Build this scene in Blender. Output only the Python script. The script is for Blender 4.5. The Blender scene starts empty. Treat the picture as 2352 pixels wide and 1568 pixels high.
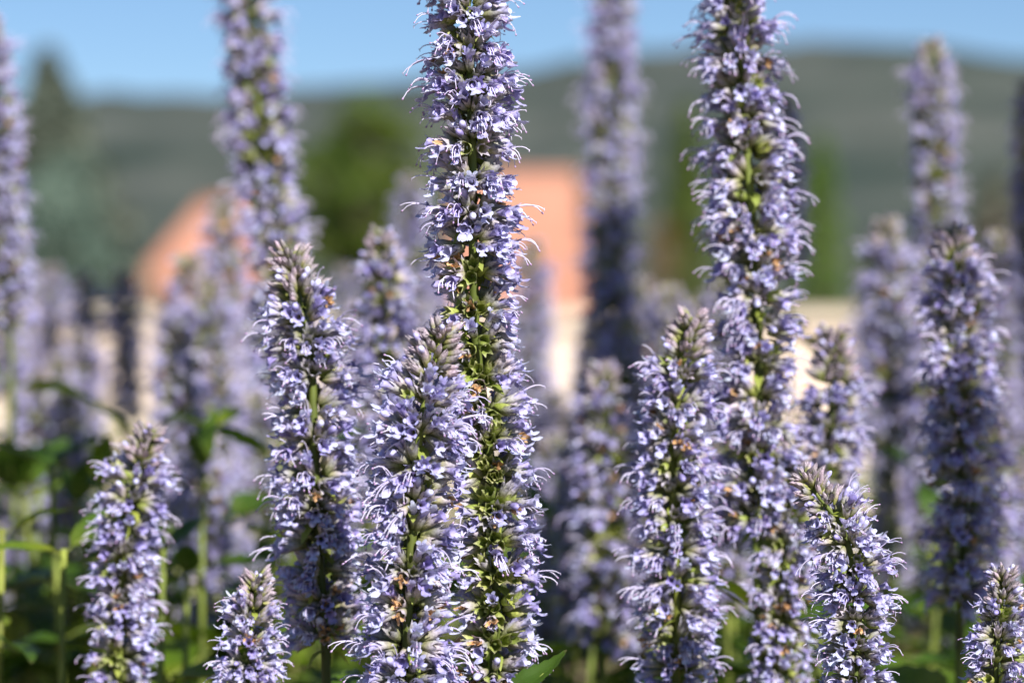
import bpy, math, random
from mathutils import Vector, Matrix, noise

S = bpy.context.scene
COL = S.collection
R = math.radians

# ------------------------------------------------------------------ camera
CAM_H = 0.95
cam_d = bpy.data.cameras.new('camera')
cam = bpy.data.objects.new('camera', cam_d)
COL.objects.link(cam)
cam.location = (0, 0, CAM_H)
cam.rotation_euler = (R(90), 0, 0)
cam_d.sensor_width = 23.6
cam_d.lens = 70.8
cam_d.clip_start = 0.02
cam_d.clip_end = 20000
cam_d.dof.use_dof = True
cam_d.dof.focus_distance = 0.888
cam_d.dof.aperture_fstop = 6.3
cam_d.dof.aperture_blades = 0
S.camera = cam

# ------------------------------------------------------------------ sky and sun
SUN_AZ, SUN_EL = R(153), R(35)          # clockwise from +Y (the view direction)
world = bpy.data.worlds.new('World')
S.world = world
world.use_nodes = True
wn = world.node_tree.nodes
bg = wn['Background']
sky = wn.new('ShaderNodeTexSky')
sky.sky_type = 'NISHITA'
sky.sun_disc = False
sky.sun_elevation = SUN_EL
sky.sun_rotation = SUN_AZ
sky.altitude = 2200
sky.air_density = 1.0
sky.dust_density = 0.0
sky.ozone_density = 5.0
world.node_tree.links.new(sky.outputs[0], bg.inputs[0])
bg.inputs[1].default_value = 0.055

sl = bpy.data.lights.new('sun', 'SUN')
sl.energy = 5.0
sl.angle = R(0.53)
sl.color = (1.0, 0.965, 0.91)
sun = bpy.data.objects.new('sun', sl)
COL.objects.link(sun)
sd = Vector((math.sin(SUN_AZ) * math.cos(SUN_EL), math.cos(SUN_AZ) * math.cos(SUN_EL), math.sin(SUN_EL)))
sun.rotation_euler = sd.to_track_quat('Z', 'Y').to_euler()
sun.location = sd * 30

S.view_settings.view_transform = 'Standard'
S.view_settings.look = 'None'
S.view_settings.exposure = 0.88
S.view_settings.gamma = 1.0
S.view_settings.use_curve_mapping = False
S.cycles.use_denoising = True
S.cycles.max_bounces = 6
S.cycles.diffuse_bounces = 2
S.cycles.glossy_bounces = 2
S.cycles.transmission_bounces = 4
S.cycles.sample_clamp_indirect = 6


def at(px, py, d):
    """a point of the place given by a pixel of the 2352 x 1568 picture and its distance"""
    k = d / 3.0 / 2352.0
    return Vector(((px - 1176) * k, d, CAM_H - (py - 784) * k))


# ------------------------------------------------------------------ materials
def new_mat(name):
    m = bpy.data.materials.new(name)
    m.use_nodes = True
    nt = m.node_tree
    for n in list(nt.nodes):
        nt.nodes.remove(n)
    return m, nt, nt.nodes, nt.links


def ramp(nodes, stops):
    r = nodes.new('ShaderNodeValToRGB')
    e = r.color_ramp.elements
    while len(e) > 1:
        e.remove(e[-1])
    e[0].position = stops[0][0]
    e[0].color = (*stops[0][1], 1)
    for p, c in stops[1:]:
        x = e.new(p)
        x.color = (*c, 1)
    return r


def mixc(nt, fac, a, b, blend='MIX'):
    n = nt.nodes.new('ShaderNodeMix')
    n.data_type = 'RGBA'
    n.blend_type = blend
    for sock, v in ((n.inputs[0], fac), (n.inputs[6], a), (n.inputs[7], b)):
        if hasattr(v, 'is_output'):
            nt.links.new(v, sock)
        elif isinstance(v, (int, float)):
            sock.default_value = v
        else:
            sock.default_value = (*v, 1)
    return n.outputs[2]


def math_n(nt, op, a, b=None):
    n = nt.nodes.new('ShaderNodeMath')
    n.operation = op
    for i, v in enumerate((a, b)):
        if v is None:
            continue
        if hasattr(v, 'is_output'):
            nt.links.new(v, n.inputs[i])
        else:
            n.inputs[i].default_value = v
    return n.outputs[0]


def plant_mat(name, stops, dark, light, transl, rough=0.55, nscale=900.0, spec=0.3, bump=0.0, namt=0.55):
    """colour follows the vertex attribute 'grad' (base to tip), varies with 'rnd' and the object's own random number"""
    m, nt, N, L = new_mat(name)
    ga = N.new('ShaderNodeAttribute'); ga.attribute_name = 'grad'
    ra = N.new('ShaderNodeAttribute'); ra.attribute_name = 'rnd'
    oi = N.new('ShaderNodeObjectInfo')
    rp = ramp(N, stops)
    L.new(ga.outputs['Fac'], rp.inputs[0])
    rnd = math_n(nt, 'FRACT', math_n(nt, 'ADD', ra.outputs['Fac'], oi.outputs['Random']))
    tc = N.new('ShaderNodeTexCoord')
    nz = N.new('ShaderNodeTexNoise')
    nz.inputs['Scale'].default_value = nscale
    nz.inputs['Detail'].default_value = 3
    L.new(tc.outputs['Object'], nz.inputs['Vector'])
    var = ramp(N, [(0.0, dark), (0.5, (1, 1, 1)), (1.0, light)])
    L.new(rnd, var.inputs[0])
    c1 = mixc(nt, 1.0, rp.outputs[0], var.outputs[0], 'MULTIPLY')
    nr = ramp(N, [(0.3, (1 - namt,) * 3), (0.7, (1 + 0.3 * namt,) * 3)])
    L.new(nz.outputs['Fac'], nr.inputs[0])
    c2 = mixc(nt, 1.0, c1, nr.outputs[0], 'MULTIPLY')
    p = N.new('ShaderNodeBsdfPrincipled')
    L.new(c2, p.inputs['Base Color'])
    p.inputs['Roughness'].default_value = rough
    p.inputs['Specular IOR Level'].default_value = spec
    if bump:
        b = N.new('ShaderNodeBump')
        b.inputs['Strength'].default_value = bump
        b.inputs['Distance'].default_value = 0.0006
        L.new(nz.outputs['Fac'], b.inputs['Height'])
        L.new(b.outputs[0], p.inputs['Normal'])
    out = N.new('ShaderNodeOutputMaterial')
    if transl > 0:
        t = N.new('ShaderNodeBsdfTranslucent')
        L.new(c2, t.inputs[0])
        mx = N.new('ShaderNodeMixShader')
        mx.inputs[0].default_value = transl
        L.new(p.outputs[0], mx.inputs[1])
        L.new(t.outputs[0], mx.inputs[2])
        L.new(mx.outputs[0], out.inputs[0])
    else:
        L.new(p.outputs[0], out.inputs[0])
    return m


def surf_mat(name, c_a, c_b, scale, rough=0.85, bump=0.0, bscale=None, dist=0.02, detail=5.0, spec=0.2):
    m, nt, N, L = new_mat(name)
    tc = N.new('ShaderNodeTexCoord')
    nz = N.new('ShaderNodeTexNoise')
    nz.inputs['Scale'].default_value = scale
    nz.inputs['Detail'].default_value = detail
    L.new(tc.outputs['Object'], nz.inputs['Vector'])
    rp = ramp(N, [(0.36, c_a), (0.64, c_b)])
    L.new(nz.outputs['Fac'], rp.inputs[0])
    p = N.new('ShaderNodeBsdfPrincipled')
    p.inputs['Roughness'].default_value = rough
    p.inputs['Specular IOR Level'].default_value = spec
    L.new(rp.outputs[0], p.inputs['Base Color'])
    if bump:
        n2 = N.new('ShaderNodeTexNoise')
        n2.inputs['Scale'].default_value = bscale or scale * 6
        n2.inputs['Detail'].default_value = 4
        L.new(tc.outputs['Object'], n2.inputs['Vector'])
        b = N.new('ShaderNodeBump')
        b.inputs['Strength'].default_value = bump
        b.inputs['Distance'].default_value = dist
        L.new(n2.outputs['Fac'], b.inputs['Height'])
        L.new(b.outputs[0], p.inputs['Normal'])
    out = N.new('ShaderNodeOutputMaterial')
    L.new(p.outputs[0], out.inputs[0])
    return m


M_COROLLA = plant_mat('corolla_lavender', [(0.0, (0.47, 0.42, 0.67)), (0.45, (0.50, 0.465, 0.79)), (0.7, (0.56, 0.555, 0.88)), (1.0, (0.66, 0.685, 0.95))],
                      (0.70, 0.62, 0.80), (1.18, 1.22, 1.03), 0.20, nscale=700, namt=0.45)
M_STAMEN = plant_mat('stamen_pale', [(0.0, (0.60, 0.52, 0.78)), (0.8, (0.74, 0.70, 0.86)), (0.92, (0.55, 0.40, 0.62)), (1.0, (0.40, 0.25, 0.45))],
                     (0.85, 0.82, 0.92), (1.1, 1.1, 1.1), 0.15, namt=0.1)
M_CALYX = plant_mat('calyx_grey_violet', [(0.0, (0.22, 0.26, 0.06)), (0.35, (0.36, 0.35, 0.22)), (0.65, (0.49, 0.46, 0.51)), (1.0, (0.62, 0.57, 0.69))],
                    (0.70, 0.72, 0.66), (1.18, 1.08, 1.12), 0.18, nscale=1400, bump=0.3, namt=0.4)
M_SPENT = plant_mat('calyx_spent_green', [(0.0, (0.26, 0.33, 0.05)), (0.5, (0.36, 0.42, 0.10)), (0.85, (0.46, 0.47, 0.22)), (1.0, (0.60, 0.56, 0.38))],
                    (0.75, 0.80, 0.70), (1.15, 1.08, 1.05), 0.20, nscale=1400, bump=0.3, namt=0.4)
M_WITHER = plant_mat('petal_withered', [(0.0, (0.42, 0.30, 0.20)), (0.5, (0.60, 0.32, 0.13)), (1.0, (0.70, 0.45, 0.24))],
                     (0.55, 0.50, 0.50), (1.15, 1.15, 1.2), 0.25, nscale=900, bump=0.5, namt=0.6)
M_BUD = plant_mat('bud_pinkish_grey', [(0.0, (0.25, 0.30, 0.05)), (0.3, (0.36, 0.36, 0.15)), (0.6, (0.44, 0.37, 0.40)), (1.0, (0.56, 0.46, 0.56))],
                  (0.62, 0.66, 0.60), (1.2, 1.1, 1.15), 0.15, nscale=1400, bump=0.3, namt=0.4)
M_STEM = plant_mat('stem_green', [(0.0, (0.12, 0.15, 0.03)), (1.0, (0.20, 0.24, 0.045))], (0.6, 0.65, 0.6), (1.2, 1.1, 0.9), 0.0, nscale=60, bump=0.2, namt=0.6)
M_LEAF = plant_mat('leaf_green', [(0.0, (0.12, 0.18, 0.02)), (0.5, (0.065, 0.14, 0.014)), (0.95, (0.08, 0.15, 0.016)), (1.0, (0.16, 0.13, 0.06))],
                   (0.7, 0.75, 0.7), (2.4, 1.8, 1.0), 0.32, rough=0.42, nscale=160, bump=0.5, spec=0.45, namt=0.35)
M_BRACT = plant_mat('bract_yellow_green', [(0.0, (0.26, 0.33, 0.05)), (1.0, (0.36, 0.40, 0.10))], (0.8, 0.85, 0.8), (1.1, 1.05, 0.9), 0.30, nscale=700, namt=0.3)


# ------------------------------------------------------------------ mesh builder
class MB:
    def __init__(s):
        s.v, s.f, s.m, s.g, s.r = [], [], [], [], []
        s.mats = []

    def mat(s, m):
        if m not in s.mats:
            s.mats.append(m)
        return s.mats.index(m)

    def vert(s, p, g=0.5, r=0.0):
        s.v.append((p[0], p[1], p[2])); s.g.append(g); s.r.append(r)
        return len(s.v) - 1

    def face(s, idx, m):
        s.f.append(tuple(idx)); s.m.append(m)

    def tube(s, pts, radii, n, mat, g0=0.0, g1=1.0, r=0.0, cap=True, gpow=1.0):
        mi = s.mat(mat)
        rings = []
        up = Vector((0.13, 0.2, 1)).normalized()
        k = len(pts)
        for i, p in enumerate(pts):
            t = (Vector(pts[min(i + 1, k - 1)]) - Vector(pts[max(i - 1, 0)])).normalized()
            a = t.cross(up)
            if a.length < 1e-3:
                a = t.cross(Vector((1, 0, 0)))
            a.normalize()
            b = t.cross(a)
            g = g0 + (g1 - g0) * (i / max(k - 1, 1)) ** gpow
            rings.append([s.vert(Vector(p) + (a * math.cos(2 * math.pi * j / n) + b * math.sin(2 * math.pi * j / n)) * radii[i], g, r) for j in range(n)])
        for i in range(k - 1):
            for j in range(n):
                s.face((rings[i][j], rings[i][(j + 1) % n], rings[i + 1][(j + 1) % n], rings[i + 1][j]), mi)
        if cap:
            s.face(rings[-1], mi)
            s.face(rings[0][::-1], mi)

    def add(s, other, M, rnd):
        o = len(s.v)
        for p, g in zip(other.v, other.g):
            q = M @ Vector(p)
            s.v.append((q.x, q.y, q.z)); s.g.append(g); s.r.append(rnd)
        mm = [s.mat(x) for x in other.mats]
        for f, m in zip(other.f, other.m):
            s.f.append(tuple(i + o for i in f)); s.m.append(mm[m])

    def mesh(s, name, smooth=True):
        me = bpy.data.meshes.new(name)
        me.from_pydata(s.v, [], s.f)
        for m in s.mats:
            me.materials.append(m)
        me.polygons.foreach_set('material_index', s.m)
        if smooth:
            me.polygons.foreach_set('use_smooth', [True] * len(s.f))
        a = me.attributes.new('grad', 'FLOAT', 'POINT'); a.data.foreach_set('value', s.g)
        a = me.attributes.new('rnd', 'FLOAT', 'POINT'); a.data.foreach_set('value', s.r)
        me.update()
        return me


def link(name, data, parent=None, M=None):
    o = bpy.data.objects.new(name, data)
    COL.objects.link(o)
    if parent is not None:
        o.parent = parent
    if M is not None:
        o.matrix_basis = M
    return o


def tag(o, label=None, cat=None, group=None, kind=None):
    if label: o['label'] = label
    if cat: o['category'] = cat
    if group: o['group'] = group
    if kind: o['kind'] = kind
    return o


# ------------------------------------------------------------------ flower pieces (metres; +X is the flower's axis, +Z its upper side)
MM = 0.001


def lobe(mb, mat, base, along, across, length, width, curl, notch, rng, g0=0.5, g1=1.0, nu=4, nv=4, frill=0.12, cup=0.0):
    mi = mb.mat(mat)
    base, along, across = Vector(base), Vector(along).normalized(), Vector(across).normalized()
    nrm = along.cross(across)
    grid = []
    for i in range(nu + 1):
        u = i / nu
        w = width * (0.34 + 0.66 * math.sin(math.pi * min(1.0, 0.12 + 0.62 * u))) * (1.0 if u < 0.85 else 0.80)
        row = []
        for j in range(nv + 1):
            v = j / nv * 2 - 1
            ll = length * u * (1 - 0.16 * v * v) - (length * notch * u * u * max(0.0, 1 - abs(v) * 2.2))
            th = curl * u
            p = base + along * (ll * math.cos(th * 0.5)) + nrm * (-ll * math.sin(th * 0.5)) + across * (v * w * 0.5)
            p += nrm * (cup * width * v * v * 0.5 + frill * width * u * (rng.random() - 0.5) * (0.4 + abs(v)))
            row.append(mb.vert(p * MM, g0 + (g1 - g0) * u))
        grid.append(row)
    for i in range(nu):
        for j in range(nv):
            mb.face((grid[i][j], grid[i][j + 1], grid[i + 1][j + 1], grid[i + 1][j]), mi)


def build_corolla(seed, openness=1.0):
    rng = random.Random(seed)
    mb = MB()
    mi = mb.mat(M_COROLLA)
    n = 9
    rings = []
    bend = rng.uniform(-0.4, 0.1)
    for x, r, g in ((3.8, 0.62, 0.0), (5.6, 0.78, 0.25), (7.2, 1.05, 0.45), (8.3, 1.42, 0.55)):
        cz = bend * (max(0, x - 5) / 3.3) ** 2
        rings.append([mb.vert(Vector((x, r * math.cos(2 * math.pi * j / n) * 0.95, cz + r * math.sin(2 * math.pi * j / n))) * MM, g) for j in range(n)])
    for i in range(3):
        for j in range(n):
            mb.face((rings[i][j], rings[i][(j + 1) % n], rings[i + 1][(j + 1) % n], rings[i + 1][j]), mi)
    o = openness
    c = bend
    u = rng.uniform
    # lower lip: the broad middle lobe hangs down, notched and frilled
    lobe(mb, M_COROLLA, (7.9, 0, c - 1.15), (0.75 * o + 0.35, u(-.15, .15), -0.85 * o), (0, 1, 0), u(3.0, 3.9), u(2.2, 2.8), -0.75, 0.16, rng, 0.6, 1.0, 5, 4, 0.13, -0.25)
    for sgn in (-1, 1):
        lobe(mb, M_COROLLA, (7.9, sgn * 1.05, c - 0.25), (0.55, sgn * 0.9 * o, -0.40), (0.2, -sgn * 0.35, -1.0), u(1.0, 1.5), u(1.2, 1.6), sgn * 0.5, 0.05, rng, 0.55, 0.9, 3, 3, 0.16)
        lobe(mb, M_COROLLA, (7.8, sgn * 0.55, c + 1.1), (0.72, sgn * 0.32 * o, 0.75 * o), (0.1, 1, 0), u(1.3, 1.8), u(1.2, 1.5), 0.5, 0.08, rng, 0.5, 0.85, 3, 3, 0.15)
    return mb


def build_stamens(seed, long_n=2):
    rng = random.Random(seed)
    mb = MB()
    for k in range(4):
        up = k < long_n
        L = rng.uniform(6.0, 9.8) if up else rng.uniform(1.8, 4.2)
        y0 = (-1 if k % 2 else 1) * rng.uniform(0.2, 0.7)
        z0 = 0.75 if up else 0.0
        sy = y0 * rng.uniform(0.1, 1.6)
        rise = rng.uniform(0.5, 1.8) if up else rng.uniform(-1.5, 0.3)
        drop = rng.uniform(1.0, 3.6)
        pts = []
        for i in range(6):
            t = i / 5
            pts.append(Vector((7.2 + L * (t - 0.12 * t * t * t), y0 + sy * t, z0 + rise * math.sin(t * 1.9) - drop * t * t * t)) * MM)
        mb.tube(pts, [0.17 * MM] * 3 + [0.16 * MM, 0.14 * MM, 0.11 * MM], 4, M_STAMEN, 0.0, 0.84, cap=False)
        e = pts[-1]
        d = (pts[-1] - pts[-2]).normalized()
        if rng.random() < 0.55:      # anther: two short pale arms
            for sgn in (-1, 1):
                q = e + (d * 0.35 + Vector((-0.25, 0.25 * sgn, 0.45 * sgn))) * 0.95 * MM
                mb.tube([e, (e + q) / 2 + Vector((0.1, 0, 0)) * MM, q], [0.14 * MM, 0.12 * MM, 0.08 * MM], 3, M_STAMEN, 0.8, 0.9, cap=False)
        else:
            mb.tube([e - d * 0.25 * MM, e + d * 0.1 * MM, e + d * 0.5 * MM], [0.15 * MM, 0.32 * MM, 0.10 * MM], 5, M_STAMEN, 0.93, 1.0)
    return mb


def build_calyx(seed, mat, closed=0.0, length=6.6, fat=1.0, splay=0.25):
    rng = random.Random(seed)
    mb = MB()
    mi = mb.mat(mat)
    n = 10
    prof = ((0.0, 0.42), (0.8, 0.80), (2.6, 1.14), (4.6, 1.26 - 0.25 * closed))
    rings = []
    for x, r in prof:
        rings.append([mb.vert(Vector((x * length / 6.6, fat * r * math.cos(2 * math.pi * j / n) * (1.05 if j % 2 else 0.93), fat * r * math.sin(2 * math.pi * j / n) * (1.05 if j % 2 else 0.93))) * MM, x / 7.2) for j in range(n)])
    for i in range(3):
        for j in range(n):
            mb.face((rings[i][j], rings[i][(j + 1) % n], rings[i + 1][(j + 1) % n], rings[i + 1][j]), mi)
    for k in range(5):
        a = 2 * math.pi * (2 * k + 1) / n
        rr = fat * (1.28 + splay * rng.uniform(0.3, 1.6)) * (1 - closed) + closed * 0.12
        rm = fat * 1.24 * (1 - 0.35 * closed)
        x = length * rng.uniform(0.95, 1.12)
        tip = mb.vert(Vector((x, rr * math.cos(a), rr * math.sin(a))) * MM, 1.0)
        mid = mb.vert(Vector((length * 0.83, rm * math.cos(a), rm * math.sin(a))) * MM, 0.82)
        j0, j1, j2 = 2 * k, 2 * k + 1, (2 * k + 2) % n
        t0, t1, t2 = rings[3][j0], rings[3][j1], rings[3][j2]
        mb.face((t0, t1, mid), mi); mb.face((t1, t2, mid), mi)
        mb.face((t0, mid, tip), mi); mb.face((mid, t2, tip), mi)
    return mb


def build_withered(seed):
    rng = random.Random(seed)
    mb = MB()
    for k in range(4):
        d = Vector((1, rng.uniform(-0.7, 0.7), rng.uniform(-0.7, 0.5)))
        ac = d.cross(Vector((rng.uniform(-1, 1), rng.uniform(-1, 1), rng.uniform(-1, 1))))
        lobe(mb, M_WITHER, (4.6, rng.uniform(-.4, .4), rng.uniform(-.4, .4)), d, ac, rng.uniform(2.4, 4.2), rng.uniform(1.0, 1.9), rng.uniform(-1.4, 1.4), 0.1, rng, 0.0, 1.0, 4, 3, 0.6)
    return mb


def build_leaf(seed, L=1.0, W=0.42, mat=None, nu=12, serr=True, petiole=0.12, fold=0.35, droop=0.35):
    """unit-length leaf along +X, upper side +Z"""
    rng = random.Random(seed)
    mat = mat or M_LEAF
    mb = MB()
    mi = mb.mat(mat)
    rows = []
    for i in range(nu + 1):
        u = i / nu
        w = W * 0.5 * (math.sin(math.pi * u ** 0.72) ** 0.85) * (1 - 0.25 * u) + 0.004
        x = petiole + u * (L - petiole)
        z = -droop * u * u * 0.5 + 0.02 * math.sin(u * 9 + seed)
        row = []
        for v in (-1.0, -0.55, 0.0, 0.55, 1.0):
            ww = w
            xx = x
            if serr and abs(v) == 1 and 0 < i < nu:
                ww = w * (1.06 if i % 2 else 0.93)
                xx = x + (0.018 if i % 2 else 0)
            bulge = 0.025 * math.sin(math.pi * abs(v)) * (0.6 + 0.4 * math.sin(u * 30))
            row.append(mb.vert((xx, ww * v, z + fold * abs(v) * w + bulge * W - 0.4 * w * v * v * fold), u))
        rows.append(row)
    for i in range(nu):
        for j in range(4):
            mb.face((rows[i][j], rows[i][j + 1], rows[i + 1][j + 1], rows[i + 1][j]), mi)
    if petiole > 0:
        mb.tube([Vector((0, 0, 0.005)), Vector((petiole * 0.6, 0, 0.0)), Vector((petiole + 0.1, 0, -0.006)), Vector((L * 0.7, 0, -droop * 0.25 - 0.004))], [0.014, 0.012, 0.011, 0.004], 5, M_STEM, 0.3, 0.9)
    return mb


B_COR = [build_corolla(10 + i, 0.75 + 0.1 * i) for i in range(5)]
B_STA = [build_stamens(40 + i, 2 if i < 4 else 1) for i in range(6)]
B_CAL = [build_calyx(60 + i, M_CALYX, splay=0.3) for i in range(3)]
B_SPE = [build_calyx(70 + i, M_SPENT, length=6.2, fat=1.42, splay=0.2) for i in range(3)]
B_GRY = [build_calyx(80 + i, M_CALYX, length=6.4, fat=1.2, splay=0.5) for i in range(3)]
B_BUD = [build_calyx(90 + i, M_BUD, closed=(1.0, 0.8, 0.65)[i], length=7.0, fat=(0.86, 0.92, 1.0)[i], splay=0.1) for i in range(3)]
B_WIT = [build_withered(100 + i) for i in range(3)]
B_BRA = [build_leaf(110 + i, W=0.46, mat=M_BRACT, nu=5, serr=False, petiole=0.0, fold=0.5, droop=0.5) for i in range(2)]
B_LEAF = [build_leaf(120 + i, W=(0.36, 0.44, 0.50, 0.40)[i], fold=(0.5, 0.3, 0.4, 0.6)[i], droop=(0.3, 0.6, 0.45, 0.2)[i]) for i in range(4)]
# young flower bud: closed violet corolla tip peeping out of its calyx
B_BUDC = []
for i in range(2):
    mb = build_calyx(130 + i, M_CALYX, splay=0.2)
    mb.tube([Vector((4.2, 0, 0)) * MM, Vector((5.8, 0, 0)) * MM, Vector((7.2, 0, -0.1)) * MM, Vector((8.2, 0, -0.3)) * MM], [0.75 * MM, 0.95 * MM, 1.0 * MM, 0.35 * MM], 8, M_COROLLA, 0.2, 0.7)
    B_BUDC.append(mb)


def merged(*parts):
    mb = MB()
    for p in parts:
        mb.add(p, Matrix.Identity(4), 0.0)
    return mb


ME_COR = [b.mesh('corolla') for b in B_COR]
ME_STA = [b.mesh('stamens') for b in B_STA]
ME_CAL = [b.mesh('calyx') for b in B_CAL]
ME_SPE = [b.mesh('spent_calyx') for b in B_SPE]
ME_GRY = [b.mesh('grey_calyx') for b in B_GRY]
ME_BUD = [b.mesh('bud') for b in B_BUD]
ME_BUDC = [b.mesh('flower_bud') for b in B_BUDC]
ME_BRA = [b.mesh('bract') for b in B_BRA]
ME_LEAF = [b.mesh('leaf') for b in B_LEAF]
B_FULL = [merged(B_COR[i % 5], B_STA[i % 6], B_CAL[i % 3]) for i in range(6)] + [merged(B_COR[i], B_CAL[i % 3]) for i in range(5)]
ME_FULL = [b.mesh('flower') for b in B_FULL]
B_WITF = [merged(B_WIT[i], B_GRY[i]) for i in range(3)]
ME_WITF = [b.mesh('withered_flower') for b in B_WITF]

LEAF_LIST = [4]


# ------------------------------------------------------------------ one whorl = a list of (kind, matrix)
def whorl(rng, r_scale, g, stage, spent, az0, n, spent_dir=None):
    """stage 0 = tight tip buds, 1 = full bloom. returns (kind, Matrix in the whorl's frame: Z along the stem)"""
    out = []
    for c in range(2):
        a_c = az0 + c * math.pi
        for j in range(n):
            lower = rng.random() < 0.55
            az = a_c + rng.uniform(-1.45, 1.45)
            if stage < 0.999:
                el = R(rng.uniform(8, 66) * (1 - stage) + stage * rng.uniform(-15, 50))
            else:
                el = R(rng.uniform(-24, 14)) if lower else R(rng.uniform(12, 58))
            r0 = (rng.uniform(3.0, 4.9) if lower else rng.uniform(1.8, 3.8)) * MM * g * r_scale
            dz = (rng.uniform(-2.0, 1.0) if lower else rng.uniform(-0.5, 2.8)) * MM * g
            x = rng.random()
            sp = spent
            if spent_dir is not None:
                sp = spent if math.cos(az - spent_dir) > 0.15 else spent * 0.12
            if stage < 0.55:
                k = 'bud' if x < 0.92 - 0.5 * stage else ('flower_bud' if x < 0.97 - 0.25 * stage else 'grey')
            elif rng.random() < sp:
                k = 'spent' if rng.random() < 0.85 else 'withered'
            elif lower:
                k = 'flower' if x < 0.80 * (0.4 + 0.6 * stage) else ('withered' if x > 0.965 else ('grey' if x < 0.91 else 'flower_bud'))
            else:
                k = 'flower' if x < 0.55 * stage else ('withered' if x > 0.965 else ('flower_bud' if x < 0.66 else 'grey'))
            sc = g * rng.uniform(0.86, 1.12) * (0.55 + 0.45 * min(1, r_scale)) * (0.92 if k in ('spent', 'grey') else 1.0)
            ca, sa, ce, se = math.cos(az), math.sin(az), math.cos(el), math.sin(el)
            X = Vector((ca * ce, sa * ce, se))
            Z = Vector((-ca * se, -sa * se, ce))
            Y = Z.cross(X)
            roll = rng.uniform(-0.35, 0.35)
            Y2 = Y * math.cos(roll) + Z * math.sin(roll)
            Z2 = X.cross(Y2)
            M = Matrix(((X.x * sc, Y2.x * sc, Z2.x * sc, ca * r0), (X.y * sc, Y2.y * sc, Z2.y * sc, sa * r0), (X.z * sc, Y2.z * sc, Z2.z * sc, dz), (0, 0, 0, 1)))
            out.append((k, M))
        # the small leafy bract under each half whorl
        if stage > 0.08:
            az = a_c + rng.uniform(-0.3, 0.3)
            el = R(rng.uniform(-35, 5))
            sc = rng.uniform(6.5, 9.5) * MM * g * (0.5 + 0.5 * stage)
            Mb = Matrix.Rotation(az, 4, 'Z') @ Matrix.Rotation(-el, 4, 'Y') @ Matrix.Translation((1.5 * MM * g, 0, -1.5 * MM * g)) @ Matrix.Scale(sc, 4)
            Mb.translation.z -= 1.5 * MM * g
            out.append(('bract', Mb))
    return out


# whorl meshes shared by the out-of-focus spikes
def whorl_mesh(seed, stage, spent, n):
    rng = random.Random(seed)
    mb = MB()
    src = {'flower': B_FULL, 'bud': B_BUD, 'flower_bud': B_BUDC, 'spent': B_SPE, 'grey': B_GRY, 'withered': B_WITF, 'bract': B_BRA}
    for k, M in whorl(rng, 1.0, 1.0, stage, spent, 0.0, n):
        mb.add(rng.choice(src[k]), M, rng.random())
    return mb.mesh('flower_whorl')


ME_W = [whorl_mesh(200 + i, 1.0, (0.05, 0.15, 0.3, 0.1, 0.2, 0.5)[i], 20) for i in range(6)]
ME_WT = [whorl_mesh(220 + i, 0.75, 0.0, 13) for i in range(2)]
ME_WB = [whorl_mesh(230 + i, 0.3, 0.0, 10) for i in range(2)]


def smooth_path(pts, n):
    """Catmull-Rom through pts"""
    out = []
    P = [pts[0] * 2 - pts[1]] + pts + [pts[-1] * 2 - pts[-2]]
    segs = len(pts) - 1
    for i in range(segs):
        p0, p1, p2, p3 = P[i], P[i + 1], P[i + 2], P[i + 3]
        for k in range(n):
            t = k / n
            out.append(0.5 * ((2 * p1) + (p2 - p0) * t + (2 * p0 - 5 * p1 + 4 * p2 - p3) * t * t + (3 * p1 - p0 - 3 * p2 + p3) * t ** 3))
    out.append(pts[-1].copy())
    return out


def along(path, cum, s):
    for i in range(len(cum) - 1):
        if cum[i + 1] >= s:
            t = (s - cum[i]) / max(1e-9, cum[i + 1] - cum[i])
            return path[i].lerp(path[i + 1], t), (path[i] - path[i + 1]).normalized()
    return path[-1].copy(), (path[-2] - path[-1]).normalized()


def frame(T, p):
    a = T.cross(Vector((0, 1, 0)))       # roughly -+X
    a = Vector((1, 0, 0)) - T * T.x
    a.normalize()
    b = T.cross(a)
    M = Matrix.Identity(4)
    for i in range(3):
        M[i][0], M[i][1], M[i][2], M[i][3] = a[i], b[i], T[i], p[i]
    return M


def add_leaf(root, L0, p, az, el, size, rng, roll=0.0, mi=None):
    M = Matrix.Translation(p - L0) @ Matrix.Rotation(az, 4, 'Z') @ Matrix.Rotation(-el, 4, 'Y') @ Matrix.Rotation(roll, 4, 'X') @ Matrix.Scale(size, 4)
    return link('leaf', ME_LEAF[rng.randrange(4) if mi is None else mi], root, M)


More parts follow.
